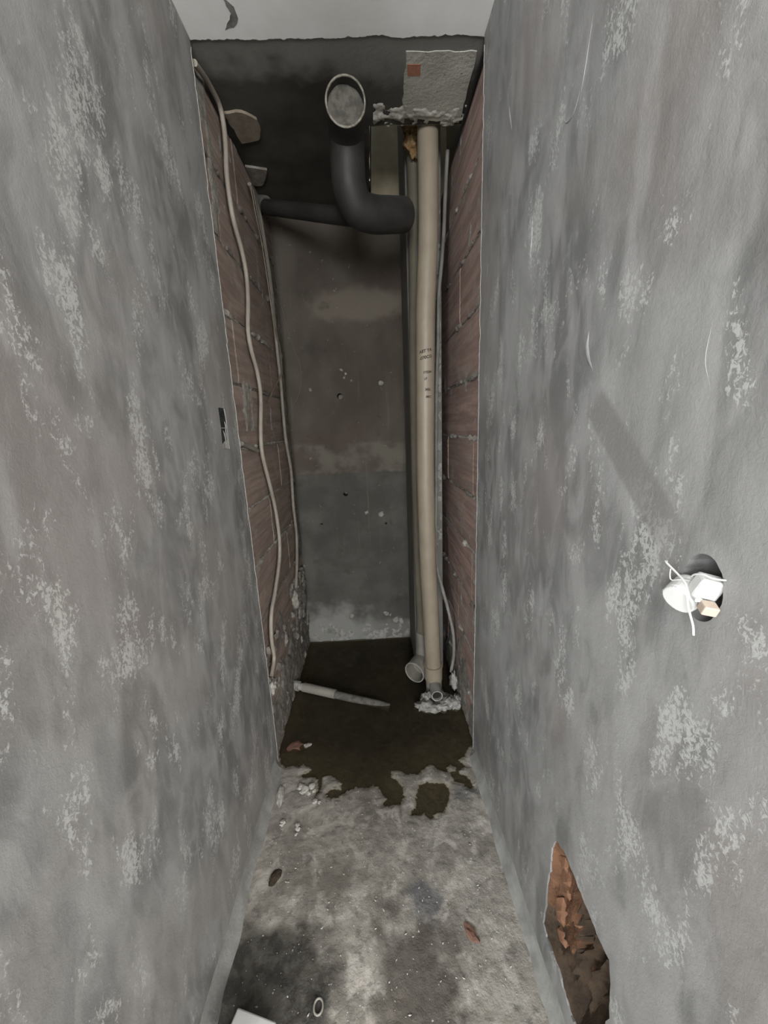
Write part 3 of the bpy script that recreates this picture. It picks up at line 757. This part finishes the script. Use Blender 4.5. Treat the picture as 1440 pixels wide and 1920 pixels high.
# ragged mortar fillets along the feet of the two plaster walls
def fillet(name, x, s, seed, label):
    V, Fc = [], []
    n = 150
    for q in range(n + 1):
        y = YR + (D - 0.04 - YR) * q / n
        w = 0.034 + 0.012 * fbm(y, seed, 0, 7, seed, 3); hgt = 0.055 + 0.02 * fbm(y, seed, 0, 5, seed + 4, 3)
        for t in range(6):
            a = t / 5 * math.pi / 2
            V.append((x + s * w * (1 - math.sin(a)) , y, 0.005 + hgt * (1 - math.cos(a)) - (0.02 if t == 0 else 0)))
        V[-1] = (x - s * 0.004, y, 0.012 + hgt)
    for q in range(n):
        for m in range(5):
            a = q * 6 + m
            Fc.append((a, a + 1, a + 7, a + 6))
    return mesh_obj(name, V, Fc, M['fillet'], None, True, kind='structure', label=label)
fillet('trim_1', XL, 1, 3, 'rough cement fillet along the foot of the left wall')
fillet('trim_2', XR, -1, 8, 'rough cement fillet along the foot of the right wall')

# ------------------------------------------------------------------ the room behind the camera, with unseen windows added to light the passage
simple('room_plaster', (0.66, 0.655, 0.64), (0.60, 0.595, 0.58), 3, 0.85, 0.2)
simple('room_floor', (0.17, 0.165, 0.15), (0.22, 0.21, 0.19), 4, 0.9, 0.2)
def win_rect(): return [(-3.40, 1.20), (-2.00, 1.20), (-2.00, 2.32), (-3.40, 2.32)]
rect = [(RY0, -.05), (YR, -.05), (YR, H + .02), (RY0, H + .02)]
for nm, x, s_, lab in (('wall_room_left', RX0, -1, 'plaster room wall with an unseen window, behind the camera on the left'), ('wall_room_right', RX1, 1, 'plaster room wall with an added window, behind the camera on the right')):
    plate(nm, rect, [win_rect()], lambda a, b, x=x: (x, a, b), (s_ * .1, 0, 0), M['room_plaster'], kind='structure', label=lab)
plate('wall_rear', [(RX0 - .1, -.05), (RX1 + .1, -.05), (RX1 + .1, H + .02), (RX0 - .1, H + .02)], [[(-.55, .88), (.45, .88), (.45, 2.32), (-.55, 2.32)]], lambda a, b: (a, RY0, b), (0, -.1, 0), M['room_plaster'], kind='structure', label='plaster wall with an unseen window behind the camera')
bm = box_bm(RX0 - .1, XL - .0, YR - .1, YR, -.05, H + .02)
bm_obj('wall_front_left', bm, M['room_plaster'], None, kind='structure', label='plaster wall left of the passage mouth')
bm = box_bm(XR + .0, RX1 + .1, YR - .1, YR, -.05, H + .02)
bm_obj('wall_front_right', bm, M['room_plaster'], None, kind='structure', label='plaster wall right of the passage mouth')
bm = box_bm(RX0 - .1, RX1 + .1, RY0 - .1, YR + .02, -.06, .004)
bm_obj('floor_room', bm, M['room_floor'], None, kind='structure', label='screed floor of the room behind the camera')
bm = box_bm(RX0 - .1, RX1 + .1, RY0 - .1, YR + .01, H - .005, H + .03)
bm_obj('ceiling_room', bm, M['white_paint'], None, kind='structure', label='white ceiling of the room behind the camera')
for nm, x, s_, lab in (('window_1_unseen', RX0, -1, 'unseen window in the left wall of the room behind the camera'), ('window_2_added', RX1, 1, 'added window in the right wall of the room behind the camera')):
    bm = bmesh.new()
    xa, xb = sorted((x + s_ * .06, x + s_ * .09))
    for a0, a1, b0, b1 in ((-3.40, -3.36, 1.2, 2.32), (-2.04, -2.00, 1.2, 2.32), (-3.4, -2.0, 1.2, 1.24), (-3.4, -2.0, 2.28, 2.32), (-2.72, -2.68, 1.2, 2.32)):
        box_bm(xa, xb, a0, a1, b0, b1, 0, 1, bm)
    win = bm_obj(nm, bm, M['metal_frame'], None, kind='structure', label=lab)
    xa, xb = sorted((x + s_ * .073, x + s_ * .077))
    for a0, a1 in ((-3.37, -2.71), (-2.69, -2.03)):
        bm_obj('unseen_pane', box_bm(xa, xb, a0, a1, 1.23, 2.29), M['glass'], win)

bm = bmesh.new()
for a0, a1, b0, b1 in ((-.55, -.51, .88, 2.32), (.41, .45, .88, 2.32), (-.55, .45, .88, .92), (-.55, .45, 2.28, 2.32)):
    box_bm(a0, a1, RY0 - .09, RY0 - .06, b0, b1, 0, 1, bm)
win = bm_obj('window_3_unseen', bm, M['metal_frame'], None, kind='structure', label='unseen window in the end wall of the room behind the camera')
bm_obj('unseen_pane', box_bm(-.52, .42, RY0 - .077, RY0 - .073, .91, 2.29), M['glass'], win)

# ------------------------------------------------------------------ black drain pipe under the soffit
t = root('drain_pipe', (-0.03, 1.40, 2.29), 'fat black drain pipe with open dusty end hanging under the dark soffit', 'pipe')
path = [(-.031, 1.372, 2.346), (-.032, 1.408, 2.352), (-.034, 1.458, 2.356), (-.036, 1.508, 2.345), (-.038, 1.542, 2.285), (-.036, 1.558, 2.225), (-.010, 1.590, 2.178), (.045, 1.625, 2.172), (.110, 1.670, 2.190), (.168, 1.720, 2.212)]
drain_body = tube('pipe_body', path, 0.0600, M['black_pipe'], t, 36, 8, inner=0.0550, depth=0.05)
P0, P1 = catmull(path, 8)[0], catmull(path, 8)[1]
T = (P1 - P0).normalized(); n0 = T.orthogonal().normalized(); b0 = T.cross(n0)
ringp = [P0 - T * .001 + n0 *   .0578 * math.cos(a) + b0 * .0578 * math.sin(a) for a in [2 * math.pi * i / 48 for i in range(49)]]
V, Fc = tube_geo(ringp, 0.0033, 8, cap0=False, cap1=False, rfun=lambda q: 1 + .25 * nz(q * 30, 0, 0, 1, 2))
under(mesh_obj('pipe_rim', V, Fc, M['black_rim'], None, True, label='chipped pale rim of the open end'), drain_body)
# dust and cement lodged in the mouth
V = [P0 + T * 0.034]; Fc = []
nr, ns = 8, 40
for i in range(1, nr + 1):
    for j in range(ns):
        a = 2 * math.pi * j / ns; rr = .0549 * i / nr
        q = P0 + n0 * rr * math.cos(a) + b0 * rr * math.sin(a)
        V.append(q + T * (0.036 - 0.016 * (i / nr) * (0.5 - 0.5 * math.cos(a)) + 0.004 * nz(q.x, q.z, 0, 70, 1)))
for j in range(ns): Fc.append((0, 1 + j, 1 + (j + 1) % ns))
for i in range(nr - 1):
    for j in range(ns):
        a = 1 + i * ns + j; a2 = 1 + i * ns + (j + 1) % ns
        Fc.append((a, a + ns, a2 + ns, a2))
under(mesh_obj('dust_plug', V, Fc, M['pipe_dust'], None, True, label='grey cement dust filling the pipe mouth'), drain_body)

t = root('side_pipe', (-0.48, 2.14, 2.46), 'thin dark pipe running from the left brick wall to the black drain pipe', 'pipe')
tube('pipe_body', [(-.478, 2.125, 2.455), (-.32, 1.975, 2.365), (-.16, 1.82, 2.272), (0.0, 1.665, 2.18)], 0.032, M['black_pipe'], t, 20, 8)
tube('wall_socket', [(-.484, 2.125, 2.465), (-.45, 2.097, 2.447)], 0.037, M['pipe_dust'], t, 20, 1)

# ------------------------------------------------------------------ beige soil pipe, front
FP = FRONT_PIPE[:]
FP[0] = (FP[0][0], FP[0][1], H + 0.45)
t = root('soil_pipe', (0.279, 1.76, 0.03), 'beige plastic soil pipe with printed lettering, the front one of two', 'pipe')
RP = 0.0415
front_body = tube('pipe_body', FP[:-1], RP, M['pvc_beige'], t, 36, 6)
cpl = tube('coupling', [(.2735, 1.76, .075), (.2735, 1.76, .150)], RP + .0055, M['pvc_beige'], t, 36, 4)
under(tube('coupling_lip', [(.2735, 1.76, .146), (.2732, 1.76, .156)], RP + .0085, M['pvc_beige'], None, 36, 2), cpl)
tee = tube('tee_body', [(.276, 1.76, -.02), (.275, 1.76, .08)], RP + .001, M['pvc_grey'], t, 36, 4)
under(tube('tee_outlet', [(.2725, 1.640, .058), (.275, 1.755, .056)], 0.0285, M['pvc_mouth'], None, 28, 4, inner=0.0232, depth=0.09), tee)
under(tube('bore_shade', [(.2728, 1.655, .0578), (.2735, 1.69, .0574)], .0231, M['cable_black'], None, 24, 2), tee)  # near-black plug painted in for the shade inside the outlet

# lettering wrapped on the pipe
def lettering(body, z, size, tilt, off=0.0, x=0.2545, y=1.76):
    cu = bpy.data.curves.new('lettering', 'FONT'); cu.body = body; cu.size = size; cu.offset = size * 0.045; cu.align_x = 'CENTER'
    tmp = bpy.data.objects.new('lettering_source', cu); C.objects.link(tmp)
    bpy.context.view_layer.update()
    me = bpy.data.meshes.new_from_object(tmp.evaluated_get(bpy.context.evaluated_depsgraph_get()))
    bpy.data.objects.remove(tmp)
    bm = bmesh.new(); bm.from_mesh(me)
    bmesh.ops.subdivide_edges(bm, edges=[e for e in bm.edges if e.calc_length() > .004], cuts=1)
    bmesh.ops.triangulate(bm, faces=bm.faces)
    for v in bm.verts:
        u, w = v.co.x, v.co.y
        th = (u + off) / (RP + .0004) - 0.14
        v.co = Vector((x + (RP + .0005) * math.sin(th), y - (RP + .0005) * math.cos(th), z + w + u * tilt))
    bm.to_mesh(me); bm.free()
    me.materials.clear(); me.materials.append(M['ink'])
    o = bpy.data.objects.new('lettering', me); C.objects.link(o); under(o, front_body)
    o['label'] = 'faded black printing on the beige pipe'
lettering('AET YA', 1.700, .0170, .18)
lettering('-070CG', 1.674, .0170, .16)
lettering('. 5.0TESM', 1.614, .0130, .08)
lettering('LLF', 1.588, .0130, .05, -.004)
lettering('17 MIK', 1.542, .0145, -.02)
lettering('--- MIC', 1.512, .0140, -.06, .003)

# ------------------------------------------------------------------ beige soil pipe, rear, ending in an open elbow
RQ = REAR_PIPE[:]
RQ[0] = (RQ[0][0], RQ[0][1], H + 0.45)
RQ[-1] = (.247, 1.905, .26)
t = root('soil_pipe', (0.249, 1.905, 0.05), 'dull olive soil pipe half hidden behind the lettered beige pipe', 'pipe')
tube('pipe_body', RQ, 0.042, M['pvc_olive'], t, 32, 6)
elb = tube('elbow', [(.247, 1.905, .27), (.246, 1.904, .19), (.240, 1.893, .125), (.230, 1.875, .102), (.218, 1.856, .094)], 0.046, M['pvc_grey'], t, 32, 6)
under(tube('elbow_socket', [(.175, 1.793, .090), (.199, 1.826, .091), (.221, 1.860, .093)], 0.0575, M['pvc_grey'], None, 36, 4, inner=0.0520, depth=0.072), elb)
sn = (Vector((.199, 1.826, .091)) - Vector((.175, 1.793, .090))).normalized(); sa = sn.orthogonal().normalized(); sb_ = sn.cross(sa)
V, Fc = tube_geo([Vector((.175, 1.793, .090)) + sa * .055 * math.cos(q) + sb_ * .055 * math.sin(q) for q in [2 * math.pi * i / 48 for i in range(49)]], .0034, 8, cap0=False, cap1=False)
under(mesh_obj('socket_rim', V, Fc, M['pvc_mouth'], None, True), elb)

# foam round the rear pipe where it enters the soffit
t = root('foam_clump', (0.232, 1.85, 2.5), 'brown crumbly foam clump at the top of the rear pipe', 'foam')
for i, (x, y, z, s) in enumerate(((.232, 1.845, 2.575, .038), (.218, 1.845, 2.535, .030), (.235, 1.85, 2.50, .022), (.262, 1.85, 2.59, .026), (.225, 1.84, 2.61, .03))):
    lump('foam_lobe', (x, y, z), (s, s * .8, s * 1.2), M['foam'], i * 4, 3, .8, 3.2, t)

# ------------------------------------------------------------------ conduits and wires
def conduit(name, pts, r, mat, label, cat, sub=5, seg=10):
    return tube(name, pts, r, M[mat], None, seg, sub, kw=dict(label=label, cat=cat))
CA = [(x + 0.005, y, min(z, H - .012)) for x, y, z in CONDUIT_A]
conduit('conduit', CA, 0.0085, 'conduit', 'long wavy pale conduit nearest the left plaster edge, hanging down the brick', 'conduit')
CBp = [(x + .006, y, z) for x, y, z in CONDUIT_B]
conduit('conduit', CBp, 0.0085, 'conduit_dim', 'dimmer conduit deep in the back left corner, ending in a mortar lump', 'conduit')
conduit('wire', WIRE_A, 0.0022, 'wire_ochre', 'thin ochre wire beside the corner conduit, bent back at its lower end', 'wire')
WA2 = [(x + .003, y + .022 + .006 * math.sin(z * 9), z) for x, y, z in WIRE_A[:7]]
conduit('wire', WA2, 0.0020, 'wire_grey', 'thin grey wire running alongside the ochre wire by the corner conduit', 'wire')
WB = [(-.478, 2.262, 2.40), (-.476, 2.286, 2.30)] + [(max(x, -.478), y, z) for x, y, z in WIRE_B[1:]]
conduit('wire', WB, 0.0016, 'wire_grey', 'hair-thin wire slack across the concrete back wall', 'wire')
conduit('conduit', STUB, 0.0095, 'conduit_dim', 'short conduit stub passing behind the long wavy conduit', 'conduit')
def ry(z): return 1.78 + 0.10 * min(1, max(0, (z - 0.3) / 0.8))
CR = []
for x, y, z in CONDUIT_R:
    yy = ry(z)
    k_ = yy / y
    CR.append((min(x * k_, BR - .012), yy, CAM_H + (z - CAM_H) * k_))
CR[-1] = (CR[-1][0] - .004, CR[-1][1], max(.07, CR[-1][2])); CR[0] = (CR[0][0], CR[0][1], H + .02)
conduit('conduit', CR, 0.0085, 'conduit_grey', 'grey conduit right of the beige pipes, curving to the right brick wall below', 'conduit')
conduit('cable', [(BR - .006, 1.385, H - .012), (BR - .008, 1.5, H - .010), (BR - .006, 1.62, H - .012), (BR - .010, 1.72, H - .016), (BR - .012, 1.80, H - .02)], 0.006, 'cable_black', 'black cable in the corner of soffit and right brick wall', 'cable')
t = lump('mortar_lump', (-.474, 2.0, .455), (.022, .035, .055), M['mortar'], 3, 3, .6, 2.6, label='pale mortar lump holding the lower end of the corner conduit', cat='mortar')
lump('mortar_lump', (.383, 1.755, .055), (.022, .04, .05), M['mortar_pale'], 9, 3, .5, 2.4, label='pale mortar lump where the grey conduit meets the right wall', cat='mortar')
lump('mortar_lump', (-.468, 1.40, .35), (.02, .03, .035), M['mortar'], 14, 3, .6, 2.6, label='small mortar lump at the foot of the long wavy conduit', cat='mortar')

# mortar heap the tee is bedded in
t = root('mortar_heap', (.28, 1.66, 0), 'crumbly pale mortar heap around the small open tee outlet in the water', 'mortar')
for i, (x, y, sx_, sy_, sz_) in enumerate(((.212, 1.640, .05, .035, .022), (.252, 1.618, .040, .024, .016), (.30, 1.628, .04, .026, .020), (.338, 1.648, .045, .035, .030), (.372, 1.652, .03, .04, .036), (.28, 1.70, .06, .05, .020), (.225, 1.685, .03, .025, .036))):
    lump('mortar_clod', (x, y, .004), (sx_, sy_, sz_), M['mortar_pale'], i * 3 + 1, 3, .75, 2.8, t)

# ------------------------------------------------------------------ old pipe lying in the puddle
t = root('old_pipe', (-.43, 1.80, 0.0), 'grey pipe stub from the left wall slanting down into the puddle', 'pipe')
tube('wall_collar', [(-.490, 1.823, .033), (-.455, 1.811, .032)], .026, M['mortar_pale'], t, 20, 2)
tube('pipe_neck', [(-.47, 1.816, .032), (-.42, 1.800, .031)], .019, M['pvc_mouth'], t, 20, 2)
tube('pipe_sleeve', [(-.432, 1.803, .032), (-.34, 1.774, .026), (-.252, 1.746, .020)], .0235, M['pvc_grey'], t, 24, 4)
tube('pipe_tail', [(-.26, 1.749, .018), (-.15, 1.716, .008), (-.04, 1.688, -.004), (.03, 1.672, -.018)], .0195, M['pipe_dust'], t, 24, 4)

# ------------------------------------------------------------------ junction box hanging out of the right wall
t = root('junction_box', (.37, .40, 1.165), 'white plastic junction box with loose wires hanging out of the right wall', 'junction box')
def cyl_obj(name, c, axis, r, h, mat, bev, seg=28):
    bm = bmesh.new()
    q = Vector(axis).to_track_quat('Z', 'Y').to_matrix().to_4x4()
    rr = bmesh.ops.create_cone(bm, cap_ends=True, segments=seg, radius1=r, radius2=r * .93, depth=h, matrix=Matrix.Translation(c) @ q)
    caps = [e for e in bm.edges if any(len(f.verts) > 4 for f in e.link_faces)]
    bmesh.ops.bevel(bm, geom=caps, offset=bev, segments=2, affect='EDGES', profile=.6)
    return adopt(bm_obj(name, bm, M[mat]), t)
cup = cyl_obj('box_cup', Vector((.374, .413, 1.187)), (-.85, -.30, -.36), .0200, .026, 'white_plastic', .003)
under(cyl_obj('box_lid', Vector((.3615, .4085, 1.1817)), (-.85, -.30, -.36), .0185, .003, 'white_plastic', .001), cup)
def obox(name, c, s, rot, mat, bev):
    bm = box_bm(-s[0] / 2, s[0] / 2, -s[1] / 2, s[1] / 2, -s[2] / 2, s[2] / 2, bev, 2)
    bm.transform(Matrix.Translation(c) @ Matrix.Rotation(rot[2], 4, 'Z') @ Matrix.Rotation(rot[1], 4, 'Y') @ Matrix.Rotation(rot[0], 4, 'X'))
    return adopt(bm_obj(name, bm, M[mat]), t)
obox('connector_body', (.378, .3915, 1.205), (.026, .018, .027), (.30, .25, -.25), 'white_plastic', .003)
obox('terminal_block', (.3705, .3775, 1.1855), (.015, .014, .012), (.3, .15, -.3), 'copper_block', .0015)
obox('terminal_clip', (.366, .389, 1.1925), (.008, .012, .004), (.1, .1, -.3), 'white_plastic', .001)
for pts, r in (([(.364, .436, 1.2205), (.358, .430, 1.222), (.356, .410, 1.216), (.353, .394, 1.2115), (.350, .386, 1.205), (.349, .381, 1.191), (.352, .379, 1.178), (.356, .3775, 1.165), (.358, .377, 1.153)], .0012),
               ([(.366, .431, 1.212), (.363, .427, 1.205), (.363, .4235, 1.2005), (.366, .414, 1.205), (.370, .405, 1.207)], .0007),
               ([(.370, .405, 1.212), (.366, .396, 1.219), (.365, .385, 1.2235), (.368, .376, 1.2225), (.378, .373, 1.221), (.395, .382, 1.217), (.42, .39, 1.215)], .0011),
               ([(.370, .436, 1.187), (.366, .438, 1.180), (.368, .438, 1.175)], .0008)):
    tube('loose_wire', pts, r, M['white_wire'], t, 8, 6)

# ------------------------------------------------------------------ switch box let into the left wall
t = root('switch_box', (XL - .02, 1.24, 1.345), 'dark empty switch box let into the left plaster wall', 'switch box')
obox('shade_panel', (XL - .0065, 1.241, 1.412), (.006, .064, .128), (0, 0, 0), 'slot_shade', .001)  # near-black panel just under the wall face stands for the slot's shade
obox('cross_bar', (XL - .003, 1.243, 1.413), (.004, .052, .003), (0, 0, 0), 'pvc_mouth', .0008)
tube('wire_tail', [(XL - .006, 1.258, 1.435), (XL - .002, 1.262, 1.42), (XL - .003, 1.258, 1.40), (XL - .001, 1.261, 1.375), (XL - .004, 1.256, 1.355)], .0024, M['conduit_grey'], t, 8, 6)
tube('wire_tail', [(XL - .005, 1.240, 1.405), (XL - .002, 1.245, 1.39), (XL - .002, 1.248, 1.37), (XL - .004, 1.243, 1.352)], .0022, M['conduit_grey'], t, 8, 6)
plate('box_foot', [(1.212, 1.349), (1.265, 1.346), (1.266, 1.368), (1.240, 1.372), (1.214, 1.362)], [], lambda a, b: (XL - .003, a, b), (-.006, 0, 0), M['mortar']).parent = None
adopt(bpy.data.objects['box_foot'], t)

# ------------------------------------------------------------------ bits lying on the floor
def chip(name, c, s, mat, seed, label, cat, group=None, rz=0.0):
    bm = bmesh.new(); bmesh.ops.create_icosphere(bm, subdivisions=2, radius=1)
    rr = random.Random(seed)
    for v in bm.verts:
        d = v.co.normalized()
        v.co = d * (1 + .55 * fbm(d.x, d.y, d.z, 1.7, seed, 3))
        v.co = Vector((v.co.x * s[0], v.co.y * s[1], v.co.z * s[2]))
    bm.transform(Matrix.Translation((c[0], c[1], c[2] + s[2] * .6)) @ Matrix.Rotation(rz, 4, 'Z'))
    return bm_obj(name, bm, M[mat], None, False, label=label, cat=cat, group=group)
chip('plaster_chip', (-.418, 1.195, .006), (.014, .042, .007), 'chip_white', 3, 'long pale plaster chip lying by the left wall near the puddle', 'chip', None, .12)
for i, (x, y, s) in enumerate(((-.345, 1.235, .014), (-.325, 1.222, .018), (-.300, 1.235, .015), (-.312, 1.208, .012), (-.335, 1.212, .010), (-.290, 1.215, .009), (-.28, 1.17, .010), (-.263, 1.165, .008))):
    chip('mortar_crumb', (x, y, .005), (s, s * .8, s * .45), 'chip_white', 20 + i, 'pale mortar crumb in the little heap at the puddle edge', 'crumb', 'mortar crumbs at the puddle edge', i * .7)
chip('brick_chip', (.217, .757, .005), (.012, .026, .005), 'chip_red', 41, 'small reddish brick chip lying on the floor towards the right wall', 'chip', None, .55)
chip('brick_chip', (-.405, 1.445, -.0095), (.040, .028, .008), 'chip_red', 43, 'red brick chip half sunk in the puddle at its left edge', 'chip', None, .3)
chip('mortar_lump', (-.352, 1.445, -.004), (.018, .011, .007), 'mortar', 44, 'small mortar lump in the puddle beside the sunken red brick chip', 'mortar', None, .3)
chip('dirt_clod', (-.372, .925, .004), (.016, .024, .006), 'dirt', 47, 'dark brown dirt clod on the floor near the left wall', 'dirt', None, -.3)
for i, (x, y, s) in enumerate(((-.385, 1.10, .010), (-.388, 1.092, .008), (-.33, 1.085, .010), (-.325, 1.072, .009), (-.33, 1.055, .006))):
    chip('plaster_crumb', (x, y, .005), (s, s * .8, s * .5), 'chip_white', 60 + i, 'small white plaster crumb on the floor below the puddle, left side', 'crumb', 'white crumbs on the floor', i)
# thin plastic ring
rp = [Vector((-.195 + .011 * math.cos(a), .642 + .014 * math.sin(a), .0085)) for a in [2 * math.pi * i / 32 for i in range(33)]]
V, Fc = tube_geo(rp, .0026, 8, cap0=False, cap1=False)
mesh_obj('plastic_ring', V, Fc, M['pvc_grey'], None, True, label='small grey plastic ring lying on the damp floor', cat='ring')
# uncountable grit
rnd = random.Random(77)
V, Fc = [], []
for i in range(420):
    x = rnd.uniform(XL + .05, XR - .05); y = rnd.uniform(.5, 1.3)
    if seg_dist(np.array([[x, y]]), PUDDLE)[0] < .02 or seg_dist(np.array([[x, y]]), PUDDLE2)[0] < .02: continue
    if x < -.27 and y < .65: continue
    s = rnd.choice((.0010, .0012, .0016, .0022)) ; a0 = len(V)
    z = .0062 + .002 * fbm(x, y, 0, 6, 8, 3)
    el = rnd.uniform(1, 2.4); an = rnd.uniform(0, 6.3)
    for dx, dy, dz in ((-1, 0, 0), (1, 0, 0), (0, -1, 0), (0, 1, 0), (0, 0, 1), (0, 0, -1)):
        px, py = dx * s * el, dy * s
        V.append((x + px * math.cos(an) - py * math.sin(an), y + px * math.sin(an) + py * math.cos(an), z + dz * s * .7))
    for f in ((0, 2, 4), (2, 1, 4), (1, 3, 4), (3, 0, 4), (2, 0, 5), (1, 2, 5), (3, 1, 5), (0, 3, 5)): Fc.append(tuple(a0 + k_ for k_ in f))
mesh_obj('floor_grit', V, Fc, M['chip_white'], None, False, label='fine pale grit scattered over the screed floor', cat='grit', kind='stuff')
# white box at the photographer's feet
t = root('white_box', (-.345, .59, .006), 'white plastic box corner by the left wall at the lower edge', 'box')
bm = box_bm(-.05, .05, -.045, .045, .007, .060, .012, 3)
bm.transform(Matrix.Translation((-.343, .566, 0)) @ Matrix.Rotation(-.28, 4, 'Z'))
adopt(bm_obj('box_body', bm, M['white_plastic'], None, True), t)
bm = box_bm(-.052, .052, -.047, .047, .058, .068, .005, 2)
bm.transform(Matrix.Translation((-.343, .566, 0)) @ Matrix.Rotation(-.28, 4, 'Z'))
adopt(bm_obj('box_lid', bm, M['white_plastic'], None, True), t)
